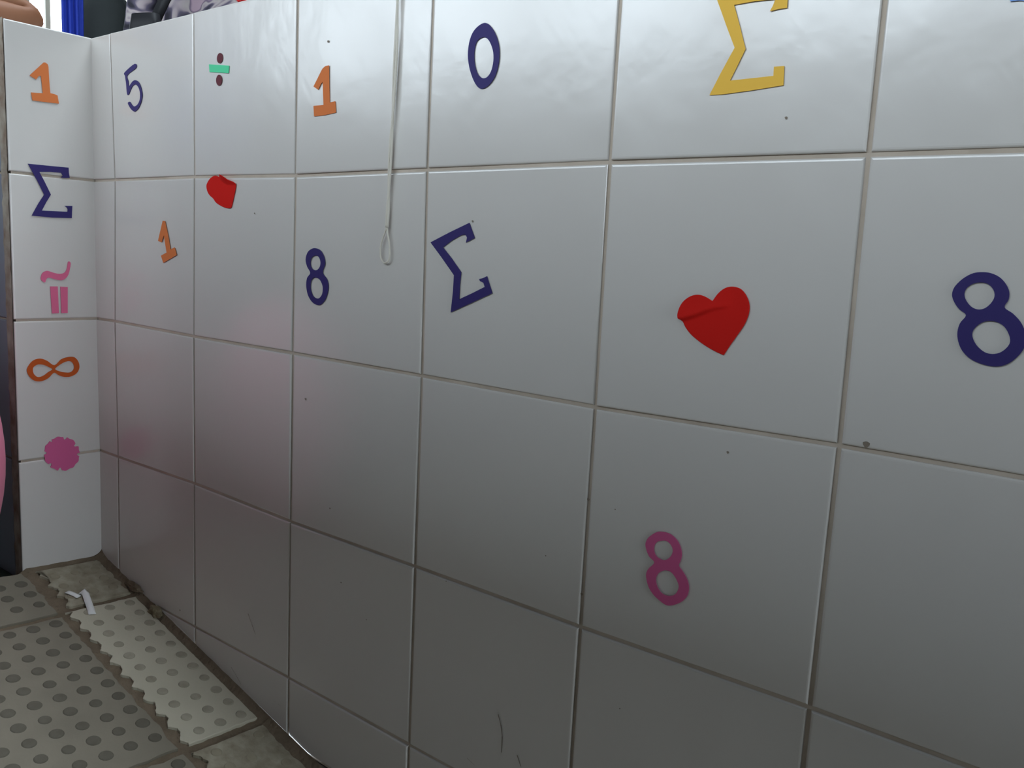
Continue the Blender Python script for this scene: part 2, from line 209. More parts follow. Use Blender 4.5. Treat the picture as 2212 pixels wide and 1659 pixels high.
GRID = [[(-0.0042,0.7675), (-0.0042,0.569), (-0.0042,0.369), (-0.0042,0.169), (-0.0042,-0.031), (-0.0042,-0.115)],[(0.05432,0.7675), (0.06112,0.569), (0.0539,0.3695), (0.055,0.169), (0.05432,-0.031), (0.05432,-0.115)],[(0.26229,0.7675), (0.26229,0.56953), (0.25968,0.36735), (0.25928,0.17083), (0.26005,-0.03047), (0.26005,-0.115)],[(0.46595,0.7675), (0.46595,0.56739), (0.465,0.36789), (0.46552,0.16733), (0.46487,-0.03017), (0.46487,-0.115)],[(0.67042,0.7675), (0.67042,0.56921), (0.67263,0.36758), (0.67222,0.1681), (0.67252,-0.03129), (0.67252,-0.115)],[(0.87817,0.7675), (0.87817,0.57032), (0.87974,0.36642), (0.87874,0.16811), (0.87874,-0.031), (0.87874,-0.115)],[(1.08311,0.7675), (1.08311,0.56969), (1.08463,0.36939), (1.08339,0.17046), (1.08339,-0.031), (1.08339,-0.115)],[(1.2899,0.7675), (1.2899,0.569), (1.2899,0.369), (1.2899,0.169), (1.2899,-0.031), (1.2899,-0.115)],[(1.49582,0.7675), (1.49582,0.569), (1.49582,0.369), (1.49582,0.169), (1.49582,-0.031), (1.49582,-0.115)],[(1.70175,0.7675), (1.70175,0.569), (1.70175,0.369), (1.70175,0.169), (1.70175,-0.031), (1.70175,-0.115)],[(1.90768,0.7675), (1.90768,0.569), (1.90768,0.369), (1.90768,0.169), (1.90768,-0.031), (1.90768,-0.115)],[(2.11361,0.7675), (2.11361,0.569), (2.11361,0.369), (2.11361,0.169), (2.11361,-0.031), (2.11361,-0.115)],[(2.31954,0.7675), (2.31954,0.569), (2.31954,0.369), (2.31954,0.169), (2.31954,-0.031), (2.31954,-0.115)]]

# ---------------------------------------------------------------- tiled half walls beside the ramp
JOINT = .0017
def tile_rings(mb, quad, place, mi=0, j=JOINT):
    # quad: four (a, z) corners counter-clockwise; place(a, z, d) -> world point, d = depth behind the face
    c = [Vector(q) for q in quad]
    def inset(d):
        out = []
        for i in range(4):
            p, a, b = c[i], c[i-1], c[(i+1) % 4]
            u = (a-p).normalized(); v = (b-p).normalized()
            out.append(p+(u+v)*d)
        return out
    prof = [(j, .004), (j, .0012), (j+.0004, .0006), (j+.0011, .00015), (j+.0022, 0)]
    mb.rings([[place(q[0], q[1], d) for q in inset(ins)] for ins, d in prof], mi, cap=False)
    mb.quad([place(q[0], q[1], 0) for q in inset(prof[-1][0])], mi)
def clip_ok(q): return max(abs(q[0][0]-q[1][0]), 0) > .005
TOPZ = .7675
mb = MB(); rnd = random.Random(3)
pl = lambda a, z, d: (a, d, z)
for c in range(12):
    for r in range(5):
        q = [GRID[c][r+1], GRID[c+1][r+1], GRID[c+1][r], GRID[c][r]]
        t1, t2 = rnd.uniform(-.0006, .0006), rnd.uniform(-.0006, .0006)       # hand-laid: each tile leans a hair
        cx = sum(p[0] for p in q)/4; cz = sum(p[1] for p in q)/4
        if r == 4 and c < 2:
            q = [(q[0][0], -.25), (q[1][0], -.25), q[2], q[3]]
        pp = lambda a, z, d, t1=t1, t2=t2, cx=cx, cz=cz: (a, d+(a-cx)/.1*t1+(z-cz)/.1*t2, z)
        tile_rings(mb, q, pp)
    # row under the last full joint, following the ramp down
    if c >= 2:
        x0 = GRID[c][5][0]; x1 = GRID[c+1][5][0]
        tile_rings(mb, [(x0, -.36), (x1, -.36), (x1, -.1215), (x0, -.1215)], pl)
        tile_rings(mb, [(x0, -.62), (x1, -.62), (x1, -.36), (x0, -.36)], pl)
mb.box(-.0, 2.55, .0022, .115, -.70, TOPZ-.002, 1)
mb.box(GRID[2][5][0]+.003, 2.5, .0009, .0021, -.1225, -.1165, 4)
mb.box(-.0, 2.55, .0024, .12, TOPZ-.004, TOPZ-.0012, 2)
for x, z, r in SHAPES['specks'][0]:
    mb.quad([(x+r*math.cos(a)*(1+.3*math.sin(3*a)), -.0009, z+r*math.sin(a)) for a in [k*PI/5 for k in range(10)]], 3)
for s in SHAPES['scratches']:
    for (xa, za), (xb, zb) in zip(s, s[1:]):
        wv = .0006
        mb.quad([(xa-wv, -.0008, za), (xb-wv*.6, -.0008, zb), (xb+wv*.6, -.0008, zb), (xa+wv, -.0008, za)], 3)
me = mb.mesh('tiled_wall'); fix_normals(me)
tag(link('wall_back', me, [M_tile, M_grout, M_cap, M_dirt, M_open]), kind='structure')

# return block: the face with the column of signs, its side face and top
YE = -.1155
mb = MB()
plL = lambda a, z, d: (-d, a, z)
rows = [TOPZ, .5690, .3690, .1690, -.06]
for i in range(4):
    sh = [0, .001, -.0005, 0][i]
    tile_rings(mb, [(YE, rows[i+1]), (.006, rows[i+1]), (.006, rows[i]), (YE, rows[i])], plL)
# side face tiles set back behind the raw edge of the end tiles
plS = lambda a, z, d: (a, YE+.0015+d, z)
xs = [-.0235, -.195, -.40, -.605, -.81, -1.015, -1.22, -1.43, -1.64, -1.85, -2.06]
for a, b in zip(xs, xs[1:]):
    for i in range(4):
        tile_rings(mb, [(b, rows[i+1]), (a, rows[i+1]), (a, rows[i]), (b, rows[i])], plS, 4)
# raw biscuit edge, chipped
n = 90; prev = None
for k in range(n+1):
    z = -.03+(TOPZ+.03)*k/n
    e = .0225+.003*noise.noise(Vector((0, 3, z*60)))
    yb = YE+.0004+.0012*noise.noise(Vector((5, 1, z*90)))
    cur = ((-.0012, yb, z), (-e, yb+.0004, z), (-e, YE+.010, z))
    if prev:
        mb.quad([prev[0], prev[1], cur[1], cur[0]], 3); mb.quad([prev[1], prev[2], cur[2], cur[1]], 3)
    prev = cur
mb.box(-2.06, -.0024, YE+.005, .115, -.30, TOPZ-.002, 1)
mb.box(-2.06, -.0026, YE+.003, .12, TOPZ-.004, TOPZ-.0012, 2)
me = mb.mesh('tiled_block'); fix_normals(me)
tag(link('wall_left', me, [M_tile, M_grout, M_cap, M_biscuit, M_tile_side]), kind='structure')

# opposite half wall of the ramp: unseen, raised, darkened and lengthened to block light
mb = MB(); YO = -1.16
mb.box(.0, 2.5, YO-.12, YO, -.75, .93, 0); mb.box(-2.8, .0, YO-.12, YO, -.006, .93, 0); mb.box(-2.82, 2.52, YO-.135, YO+.015, .93, .96, 1)
tag(link('wall_front', mb.mesh('opposite_wall'), [M_dplaster, M_cap]), kind='structure')

# ---------------------------------------------------------------- ramp floor
KX, KY = .238, .055
KS = math.sqrt(1+KX*KX)
def fl(s, y, h=0.): return (s/KS, y, -KX*s/KS-KY*y+h)
mb = MB()
NS, NY = 150, 70
def mh(s, y):
    h = -.0016+.0012*noise.noise(Vector((s*70, y*70, 0)))+.0006*noise.noise(Vector((s*210, y*210, 3)))
    h += .010*math.exp(-max(0, -y)/.006)*(1 if s > 0 else 0)            # fillet rising on the wall foot
    h += .006*math.exp(-max(0, s)/.005) if y > YE else 0
    return h
gs = [-.0*0+2.6*(k/NS)**1.7 for k in range(NS+1)]; gy = [-1.158*(k/NY)**1.6 for k in range(NY+1)]
base = len(mb.v)
for s in gs:
    for y in gy: mb.v.append(fl(s, y, mh(s, y)))
for i in range(NS):
    for j in range(NY):
        a = base+i*(NY+1)+j; mb.f.append((a, a+NY+1, a+NY+2, a+1)); mb.m.append(0)
def slab(outline, m, h=.0022):
    rs = [[fl(s, y, -.004) for s, y in outline], [fl(s, y, h-.0006) for s, y in outline]]
    cs = sum(s for s, y in outline)/len(outline); cy = sum(y for s, y in outline)/len(outline)
    def ins(s, y, d):
        v = Vector((cs-s, cy-y)); v.normalize(); return (s+v.x*d, y+v.y*d)
    rs.append([fl(*ins(s, y, .0012), h) for s, y in outline])
    mb.rings(rs, m, cap=False)
    mb.quad([fl(*ins(s, y, .0012), h) for s, y in outline], m)
def stud(s, y, m, r=.0072, h=.0022, t=.0012):
    rs = []
    for rr, hh in ((1, 0), (.93, .55), (.8, .9), (.5, 1)):
        rs.append([fl(s+r*rr*math.cos(a), y+r*rr*math.sin(a), h+t*hh) for a in [2*PI*k/16 for k in range(16)]])
    mb.rings(rs, m, cap=False); mb.quad(rs[-1], m)
rj = random.Random(11)
def edge(p, q, n, amp, f=90, seed=0):
    out = []
    for k in range(n):
        t = k/n; s = p[0]+(q[0]-p[0])*t; y = p[1]+(q[1]-p[1])*t
        nx, ny = -(q[1]-p[1]), q[0]-p[0]; L_ = math.hypot(nx, ny); nx /= L_; ny /= L_
        d = amp*noise.noise(Vector((s*f, y*f, seed)))
        out.append((s+nx*d, y+ny*d))
    return out
def scallop(s0, s1, y, n, depth, seed=0):
    # cut through the stud rows: the broken edge bulges once per stud pitch
    out = []
    for k in range(n):
        s = s0+(s1-s0)*k/n
        d = depth*abs(math.sin(PI*(s-.134)/.0283))+.003*noise.noise(Vector((s*150, seed, 0)))
        out.append((s, y+d))
    return out
# narrow pale cut tiles along the wall
def pale(s0, s1, y0, y1, m, ms, phase, seed, rough_top=.0012, prob=1):
    o = edge((s0, y1), (s0, y0), 20, .0015, 110, seed)+edge((s0, y0), (s1, y0), 60, rough_top, 120, seed+1)
    o += edge((s1, y0), (s1, y1), 20, .0015, 110, seed+2)
    o += list(reversed(scallop(s0, s1, y1, 110, .008, seed+3)))
    slab(o, m)
    s = phase
    while s < s1-.008:
        y = y0-.014
        while y > y1+.012:
            if s > s0+.008 and rj.random() < prob: stud(s, y-.0, ms, r=.0070+rj.uniform(-.0006, .0004))
            y -= .0290
        s += .0280
pale(.1215, .4285, -.0095, -.108, 3, 4, .134, 1)
pale(.0075, .1105, -.0105, -.100, 5, 6, .031, 9, .004)
pale(.4425, .745, -.012, -.108, 5, 6, .456, 17, .003, .8)
pale(.757, 1.06, -.012, -.108, 3, 4, .77, 27, .003)
pale(1.07, 1.37, -.012, -.108, 3, 4, 1.08, 37, .003)
pale(1.38, 1.68, -.012, -.108, 3, 4, 1.39, 47, .003)
# full tiles
for ky in range(4):
    ya = -.1165-ky*.306; yb = max(ya-.298, -1.154)
    for ks in range(-1, 7):
        s0 = .1295+ks*.309+ (0 if ky % 2 == 0 else 0); s1 = s0+.298
        s0c = max(s0, .006)
        o = edge((s0c, yb), (s0c, ya), 24, .0022, 90, ky)+edge((s0c, ya), (s1, ya), 60, .003, 90, ks)+edge((s1, ya), (s1, yb), 24, .002, 90, ky+3)+edge((s1, yb), (s0c, yb), 30, .002, 90, ks+7)
        slab(o, 1)
        for i in range(10):
            for j in range(10):
                s = s0+.0125+.0286*i+rj.uniform(-.0006, .0006); y = ya-.0125-.0286*j+rj.uniform(-.0006, .0006)
                if s > s0c+.008 and y > yb+.006: stud(s, y, 2, r=.0078+rj.uniform(-.0006, .0005))
me = mb.mesh('ramp')
for p in me.polygons:
    if p.material_index == 0: p.use_smooth = True
M_strip2 = mat('stained_pale_tile', (.40, .36, .27), .85, .2, bump=(160, .7, .002), var=(60, 1, (.21, .175, .12)))
M_sstud2 = mat('stained_pale_stud', (.24, .205, .145), .8, .2, bump=(260, .5, .001), var=(70, .9, (.32, .28, .2)))
tag(link('floor', me, [M_mortar, M_ramp, M_stud, M_strip, M_sstud, M_strip2, M_sstud2]), kind='structure')

# mortar lumps broken out at the foot of the wall
def lump(x, y, z, rx, ry, rz, m, label, seed):
    bm = bmesh.new(); bmesh.ops.create_icosphere(bm, subdivisions=3, radius=1)
    for v in bm.verts:
        d = 1+.45*noise.noise(v.co*1.7+Vector((seed, 0, 0)))+.18*noise.noise(v.co*5+Vector((0, seed, 0)))
        v.co = Vector((v.co.x*rx*d, v.co.y*ry*d, v.co.z*rz*d))
    me = bpy.data.meshes.new('lump'); bm.to_mesh(me); bm.free()
    o = link('mortar_lump', me, m); o.location = (x, y, z)
    tag(o, label, 'mortar', 'mortar crumbs at the foot of the wall')
M_crumb = mat('pale_crumb', (.30, .26, .17), .95, .1, bump=(200, .8, .003), var=(60, 1, (.12, .09, .05)))
lump(.170, -.007, -.0405+.006, .014, .007, .009, M_crumb, 'pale broken mortar crumb wedged between ribbed pale floor strip and white wall', 2.1)
lump(.104, -.004, -.0247+.008, .020, .005, .007, M_mortar, 'brown mortar smear against the wall foot above the pale crumb', 5.3)

# scrap of paper on the ramp near the corner
def strip_mesh(path, wdt, name):
    mb = MB(); L_ = []
    for i, (s, y, h) in enumerate(path):
        a = path[max(i-1, 0)]; b = path[min(i+1, len(path)-1)]
        tx, ty = b[0]-a[0], b[1]-a[1]; l = math.hypot(tx, ty); nx, ny = -ty/l, tx/l
        L_.append([fl(s+nx*wdt/2, y+ny*wdt/2, h), fl(s+nx*wdt/6, y+ny*wdt/6, h+.0008), fl(s-nx*wdt/2, y-ny*wdt/2, h+.0003),
                   fl(s-nx*wdt/2, y-ny*wdt/2, h-.0001), fl(s+nx*wdt/2, y+ny*wdt/2, h-.0004)])
    mb.rings(L_); me = mb.mesh(name, True); fix_normals(me); return me
path1 = [(0.0766, -0.0857, 0.0035), (0.0813, -0.0841, 0.0045), (0.0864, -0.0824, 0.005), (0.0915, -0.08, 0.0048), (0.0963, -0.0778, 0.0042)]
path2 = [(0.0919, -0.073, 0.0042), (0.0895, -0.0686, 0.0085), (0.0961, -0.069, 0.0075), (0.1047, -0.0709, 0.0055), (0.1142, -0.0732, 0.0045), (0.1236, -0.0756, 0.0042), (0.1327, -0.0782, 0.004), (0.1421, -0.0808, 0.0037)]
m1 = strip_mesh(path1, .0085, 'scrap'); m2 = strip_mesh(path2, .0095, 'scrap')
bm = bmesh.new(); bm.from_mesh(m1); bm.from_mesh(m2); bm.to_mesh(m1); bm.free()
tag(link('paper_scrap', m1, M_paper), 'white torn bent paper scrap lying on the studded floor near the corner', 'paper scrap')


# ---------------------------------------------------------------- stickers
def cut(name, loops, face, thick=.00045, lift=.0008):
    """flat paper cut-out with holes, as a solid sheet; face 'wall' (x,z at y=0) or 'block' (y,z at x=0)"""
    cu = bpy.data.curves.new(name, 'CURVE'); cu.dimensions = '2D'; cu.fill_mode = 'BOTH'; cu.extrude = thick/2
    ox = sum(p[0] for p in loops[0])/len(loops[0]); oz = sum(p[1] for p in loops[0])/len(loops[0])
    for lp in loops:
        sp = cu.splines.new('POLY'); sp.points.add(len(lp)-1); sp.use_cyclic_u = True
        for pt, q in zip(sp.points, lp): pt.co = (q[0]-ox, q[1]-oz, 0, 1)
    tmp = bpy.data.objects.new('tmp', cu); C.objects.link(tmp)
    dg = bpy.context.evaluated_depsgraph_get(); me = bpy.data.meshes.new_from_object(tmp.evaluated_get(dg))
    bpy.data.objects.remove(tmp); bpy.data.curves.remove(cu)
    me.materials.clear()
    if face == 'wall': R_ = Matrix.Rotation(PI/2, 4, 'X'); loc = Vector((ox, -lift-thick/2, oz))
    else: R_ = Matrix(((0, 0, 1, 0), (1, 0, 0, 0), (0, 1, 0, 0), (0, 0, 0, 1))); loc = Vector((lift+thick/2, ox, oz))
    me.transform(R_)
    return me, loc
def sticker(name, key, face, m, label, cat, curved=False, parent=None, group=None):
    lp = SHAPES[key]
    if curved: lp = [smooth_loop(l) for l in lp]
    me, loc = cut(name, lp, face)
    o = link(name, me, m); o.location = loc
    if parent:
        o.parent = parent; o.location = loc-parent.location
        if label: o['label'] = label
    else: tag(o, label, cat, group)
    return o
GS = 'cut-out signs stuck on the tiles'
sticker('number_one', 'one_ret', 'block', M_orange, 'orange paper number 1 at the top of the narrow end block', 'number cutout', group=GS)
sticker('sigma_sign', 'sigma_ret', 'block', M_navy, 'navy blue sigma sign crossing the upper joint of the narrow end block', 'letter cutout', group=GS)
r = empty('approximately_equal_sign', (.001, -.062, .42), 'pink wavy stroke above two upright pink bars on the narrow end block', 'symbol cutout', GS)
sticker('wavy_stroke', 'tilde', 'block', M_lpink, None, None, True, r)
sticker('bar', 'bar_a', 'block', M_lpink, None, None, False, r); sticker('bar', 'bar_b', 'block', M_lpink, None, None, False, r)
sticker('infinity_sign', 'infinity', 'block', M_dorange, 'dark orange infinity sign lying sideways on the narrow end block', 'symbol cutout', True, group=GS)
sticker('notched_disc', 'disc', 'block', M_pink, 'pink notched paper disc over the lowest joint of the narrow end block', 'paper disc', group=GS)
sticker('number_five', 'five', 'wall', M_navy, 'navy blue number 5 high beside the inner corner', 'number cutout', True, group=GS)
r = empty('division_sign', (.335, -.001, .66), 'division sign with mint green bar and two maroon dots on top row', 'symbol cutout', GS)
a = sticker('bar', 'div_bar', 'wall', M_green, 'mint green bar', None, False, r)
sticker('dot', 'div_dot_a', 'wall', M_maroon, 'maroon dot', None, False, r); sticker('dot', 'div_dot_b', 'wall', M_maroon, 'maroon dot', None, False, r)
sticker('number_one', 'one_main', 'wall', M_orange, 'orange paper number 1 on the top row left of the hanging cord', 'number cutout', group=GS)
sticker('number_zero', 'zero', 'wall', M_navy, 'navy blue oval number 0 on the top row right of the cord', 'number cutout', True, group=GS)
sticker('sigma_sign', 'sigma_yellow', 'wall', M_yellow, 'large yellow sigma sign cut by the top of the frame', 'letter cutout', group=GS)
sticker('number_one', 'one_tilt', 'wall', M_orange, 'small orange number 1 tilting left below the navy 5', 'number cutout', group=GS)
sticker('number_eight', 'eight_small', 'wall', M_navy, 'small navy blue number 8 just left of the cord loop', 'number cutout', True, group=GS)
sticker('sigma_sign', 'sigma_tilt', 'wall', M_navy, 'navy blue sigma sign leaning left in the middle of the wall', 'letter cutout', group=GS)
sticker('number_eight', 'eight_big', 'wall', M_navy, 'large navy blue number 8 at the right edge of the photo', 'number cutout', True, group=GS)
sticker('number_eight', 'eight_pink', 'wall', M_pink, 'pink paper number 8 low on the wall', 'number cutout', True, group=GS)
sticker('paper_cutout', 'blue_edge', 'wall', M_lblue, 'light blue paper sliver at the top right corner of the photo', 'paper cutout', True, group=GS)

def inside(pt, poly):
    x, y = pt; c = False; j = len(poly)-1
    for i in range(len(poly)):
        xi, yi = poly[i]; xj, yj = poly[j]
        if (yi > y) != (yj > y) and x < (xj-xi)*(y-yi)/(yj-yi)+xi: c = not c
        j = i
    return c
def heart(name, key, hfun, label):
    lp = smooth_loop(SHAPES[key][0], 4) if key == 'heart_small' else smooth_sharp(SHAPES[key][0])
    xs_ = [p[0] for p in lp]; zs_ = [p[1] for p in lp]; st = (max(xs_)-min(xs_))/60
    pts = [Vector(p) for p in lp]; n = len(pts)
    x = min(xs_)
    while x < max(xs_):
        z = min(zs_)
        while z < max(zs_):
            if inside((x, z), lp): pts.append(Vector((x, z)))
            z += st
        x += st
    vs, _, fs, *_ = delaunay_2d_cdt(pts, [(i, (i+1) % n) for i in range(n)], [], 1, 1e-6)
    ox = sum(xs_)/n; oz = sum(zs_)/n
    me = bpy.data.meshes.new(name)
    me.from_pydata([(v[0]-ox, -.0009-hfun(v[0], v[1]), v[1]-oz) for v in vs], [], [tuple(f) for f in fs]); me.update()
    fix_normals(me)
    for p in me.polygons: p.use_smooth = True
    o = link(name, me, M_red); o.location = (ox, 0, oz)
    md = o.modifiers.new('thickness', 'SOLIDIFY'); md.thickness = .0005; md.offset = 0
    return tag(o, label, 'heart cutout', 'red paper hearts on the wall')
def smooth_sharp(pts):
    # keep the notch and the tip sharp
    out = []; k = len(pts); lo = min(range(k), key=lambda i: pts[i][1])
    for i in range(k):
        p0, p1, p2, p3 = pts[i-1], pts[i], pts[(i+1) % k], pts[(i+2) % k]
        if i in (0, lo): p0 = p1
        if (i+1) % k in (0, lo): p3 = p2
        for j in range(4):
            t = j/4
            out.append(tuple(.5*((2*b)+(-a+c)*t+(2*a-5*b+4*c-d)*t*t+(-a+3*b-3*c+d)*t**3) for a, b, c, d in zip(p0, p1, p2, p3)))
    return out
def poly_side(x, z, line):
    # signed height above an x-monotone line, and fraction along it
    if x <= line[0][0]: return z-line[0][1], 0
    for (xa, za), (xb, zb) in zip(line, line[1:]):
        if x <= xb:
            t = (x-xa)/(xb-xa); return z-(za+(zb-za)*t), (x-line[0][0])/(line[-1][0]-line[0][0])
    return z-line[-1][1], 1.2
def h_big(x, z):
    s, t = poly_side(x, z, SHAPES['crease'][0]); amp = .0042*max(0, 1-t**2)
    if s > 0: return amp*math.exp(-s/.012)
    return amp*math.exp(s/.0012)-.0*amp
def h_small(x, z):
    s, t = poly_side(x, z, SHAPES['curl'][0])
    if t > 1: t = 1
    if s > 0: return min(.012, .75*s) * min(1, t*3)
    return 0
heart('paper_heart', 'heart_big', h_big, 'large red heart with a fold across it, right half of the wall')
heart('paper_heart', 'heart_small', h_small, 'small red heart with a curled upper lobe, left part of the wall')

# ---------------------------------------------------------------- looped cord hanging down the wall
path, loop = SHAPES['cord']
r = empty('looped_cord', (path[-1][0], -.004, path[-1][1]), 'cream doubled cord hanging down the wall with a small loop at its end', 'cord')
def dens(p, n=4):
    out = []
    for a, b in zip(p, p[1:]):
        for k in range(n): out.append(tuple(x+(y-x)*k/n for x, y in zip(a, b)))
    return out+[p[-1]]
top = [(path[0][0]+.004, TOPZ+.006), (path[0][0]+.003, TOPZ-.01)]
full = dens(top[1:]+path, 6)
for side in (-1, 1):
    pts = [(full[0][0]+side*.0013, .10, TOPZ+.0004), (full[0][0]+side*.0013, .01, TOPZ+.0005), (full[0][0]+side*.0013, -.0022, TOPZ-.0005)]
    n = len(full)
    for i, (x, z) in enumerate(full):
        k = i/n; ph = 3.2*k*PI
        sep = .0013*(1-.25*max(0, k-.6)/.4)
        pts.append((x+side*sep*math.cos(ph)-side*0, -.0034-.0004*side*math.sin(ph), z))
    me = tube([tuple(Vector(q)-r.location) for q in pts], .00125, 8).mesh('strand', True); fix_normals(me)
    link('strand', me, M_cord, r)
lp = smooth_loop(loop[:-1], 4)
me = tube([tuple(Vector((x, -.0034, z))-r.location) for x, z in lp], .00095, 8, True).mesh('loop', True); fix_normals(me)
link('end_loop', me, M_cord, r)

# ---------------------------------------------------------------- room around the ramp
X0, X1, Y0, Y1, Z1 = ROOM['x0'], ROOM['x1'], ROOM['y0'], ROOM['y1'], ROOM['z1']
def wall_with_holes(name, axis, at, out, a0, a1, z0, z1, holes, m, th=.2):
    mb = MB()
    def bx(p, q, c, d):
        if q-p < 1e-4 or d-c < 1e-4: return
        lo, hi = sorted((at, at+out*th))
        if axis == 'y': mb.box(p, q, lo, hi, c, d)
        else: mb.box(lo, hi, p, q, c, d)
    cur = a0
    for h in sorted(holes):
        bx(cur, h[0], z0, z1); bx(h[0], h[1], z0, h[2]); bx(h[0], h[1], h[3], z1); cur = h[1]
    bx(cur, a1, z0, z1)
    tag(link(name, mb.mesh(name), m), kind='structure')
wall_with_holes('wall_south', 'y', Y0, -1, X0, X1, -1.3, Z1, SOUTH, M_wallp)
wall_with_holes('wall_west', 'x', X0, -1, Y0, Y1, -.3, Z1, WEST, M_wallp)
wall_with_holes('wall_north', 'y', Y1, 1, X0, X1, -.3, Z1, [], M_wallp)
wall_with_holes('wall_east', 'x', X1, 1, Y0, Y1, -1.3, Z1, EAST, M_wallp)
mb = MB(); (rx0, rx1, ry0, ry1), = ROOF
for q in ((X0, X1, Y0, ry0), (X0, X1, ry1, Y1), (X0, rx0, ry0, ry1), (rx1, X1, ry0, ry1)): mb.box(*q, Z1, Z1+.15)
tag(link('ceiling', mb.mesh('ceiling'), M_ceil), kind='structure')
mb = MB(); mb.box(X0, -.0, Y0, YE, -.25, -.006, 0); mb.box(X0, X1, .12, Y1, -.25, -.001, 1); mb.box(X0, -2.06, YE, .12, -.25, -.006, 1)
tag(link('floor.001', mb.mesh('hall_floor'), [M_green_floor, M_hall]), kind='structure')
mb = MB(); mb.box(0.0, X1, Y0, .12, -1.0, -.72, 0); mb.box(2.535, 2.55, -1.16, .0, -.75, -.605, 0); mb.box(-.012, .0, Y0, -1.281, -1.0, -.0065, 0)
tag(link('floor.002', mb.mesh('lower_floor'), [M_hall]), kind='structure')
# pale railing standing in daylight beyond the west window
mb = MB(); mb.box(-9, X0-.2, -3, 8, -.3, -.05); tag(link('floor.003', mb.mesh('yard'), M_hall), kind='structure')
fr = empty('railing', (-6.1, 2.2, -.05), 'pale upright railing bars in bright daylight at the top left', 'railing')
for q in range(14):
    y = -.85+.155*q; mb = MB(); mb.box(-.012, .012, y-.018, y+.018, 0, 3.1); link('bar', mb.mesh('bar'), M_rail, fr)
for z in (.3, 2.05, 3.0):
    mb = MB(); mb.box(.013, .030, -.95, 1.3, z, z+.025); link('rail', mb.mesh('rail'), M_rail, fr)
nwin = 0
def window(axis, at, a0, a1, z0, z1, bars):
    global nwin; nwin += 1
    mb = MB(); t = .05
    def bx(p, q, c, d, th=.03):
        if axis == 'y': mb.box(p, q, at-.12-th, at-.12+th, c, d)
        else: mb.box(at-.12-th, at-.12+th, p, q, c, d)
    bx(a0, a0+t, z0, z1); bx(a1-t, a1, z0, z1); bx(a0, a1, z0, z0+t); bx(a0, a1, z1-t, z1)
    for k in range(1, bars): 
        c = a0+(a1-a0)*k/bars; bx(c-.018, c+.018, z0, z1, .012)
    tag(link('window_%d' % nwin, mb.mesh('window'), M_frame), kind='structure')
for a0, a1, z0, z1 in SOUTH: window('y', Y0, a0, a1, z0, z1, 2)
for a0, a1, z0, z1 in WEST: window('x', X0, a0, a1, z0, z1, 1)

# ---------------------------------------------------------------- people beyond the walls
M_skin = mat('brown_skin', (.27, .115, .058), .6, .35, bump=(90, .15, .001), var=(12, .6, (.21, .085, .042)))
M_hair = mat('black_hair', (.012, .010, .009), .5, .4)
M_charcoal = mat('charcoal_cloth', (.028, .032, .032), .9, .1, bump=(60, .4, .004))
M_blue = mat('blue_cloth', (.015, .04, .36), .7, .3, bump=(40, .5, .006))
M_lilac = mat('pink_cloth', (.70, .22, .36), .8, .2)
M_shoe = mat('dark_shoe', (.03, .02, .015), .5, .4)
M_strap = mat('black_strap', (.008, .008, .010), .6, .3)
M_redcloth = mat('red_cloth', (.55, .03, .03), .9, .1, bump=(60, .4, .003))
def pattern_mat():
    m = bpy.data.materials.new('patterned_cloth'); m.use_nodes = True; nt = m.node_tree; b = nt.nodes['Principled BSDF']
    b.inputs['Roughness'].default_value = .85
    tc = nt.nodes.new('ShaderNodeTexCoord'); mp = nt.nodes.new('ShaderNodeMapping'); mp.inputs['Scale'].default_value = (1, 1, 1.0)
    nt.links.new(tc.outputs['Object'], mp.inputs[0])
    n = nt.nodes.new('ShaderNodeTexNoise'); n.inputs['Scale'].default_value = 13; n.inputs['Detail'].default_value = 1; n.inputs['Distortion'].default_value = 1.2
    nt.links.new(mp.outputs[0], n.inputs['Vector'])
    r = nt.nodes.new('ShaderNodeValToRGB'); e = r.color_ramp.elements
    e[0].position = .33; e[0].color = (.012, .010, .020, 1); e[1].position = .44; e[1].color = (.10, .085, .13, 1)
    for p, c in ((.48, (.36, .30, .32, 1)), (.53, (.42, .37, .36, 1)), (.57, (.14, .10, .16, 1)), (.64, (.42, .30, .36, 1))):
        x = e.new(p); x.color = c
    nt.links.new(n.outputs[0], r.inputs[0]); nt.links.new(r.outputs[0], b.inputs['Base Color'])
    return m
M_pattern = pattern_mat()
def body_mesh(J, edges, root, name, levels=2):
    """one continuous skinned surface: J = {joint: (x, y, z, radius)}"""
    keys = list(J); idx = {k: i for i, k in enumerate(keys)}
    me = bpy.data.meshes.new(name)
    me.from_pydata([J[k][:3] for k in keys], [(idx[a], idx[b]) for a, b in edges], [])
    o = bpy.data.objects.new('tmp', me); C.objects.link(o)
    md = o.modifiers.new('s', 'SKIN'); md.use_smooth_shade = True
    for k in keys:
        v = me.skin_vertices[0].data[idx[k]]; r = J[k][3]; v.radius = (r, r) if not isinstance(r, tuple) else r; v.use_root = (k == root)
    s = o.modifiers.new('d', 'SUBSURF'); s.levels = levels; s.render_levels = levels
    dg = bpy.context.evaluated_depsgraph_get(); out = bpy.data.meshes.new_from_object(o.evaluated_get(dg))
    bpy.data.objects.remove(o); out.name = name
    for p in out.polygons: p.use_smooth = True
    return out
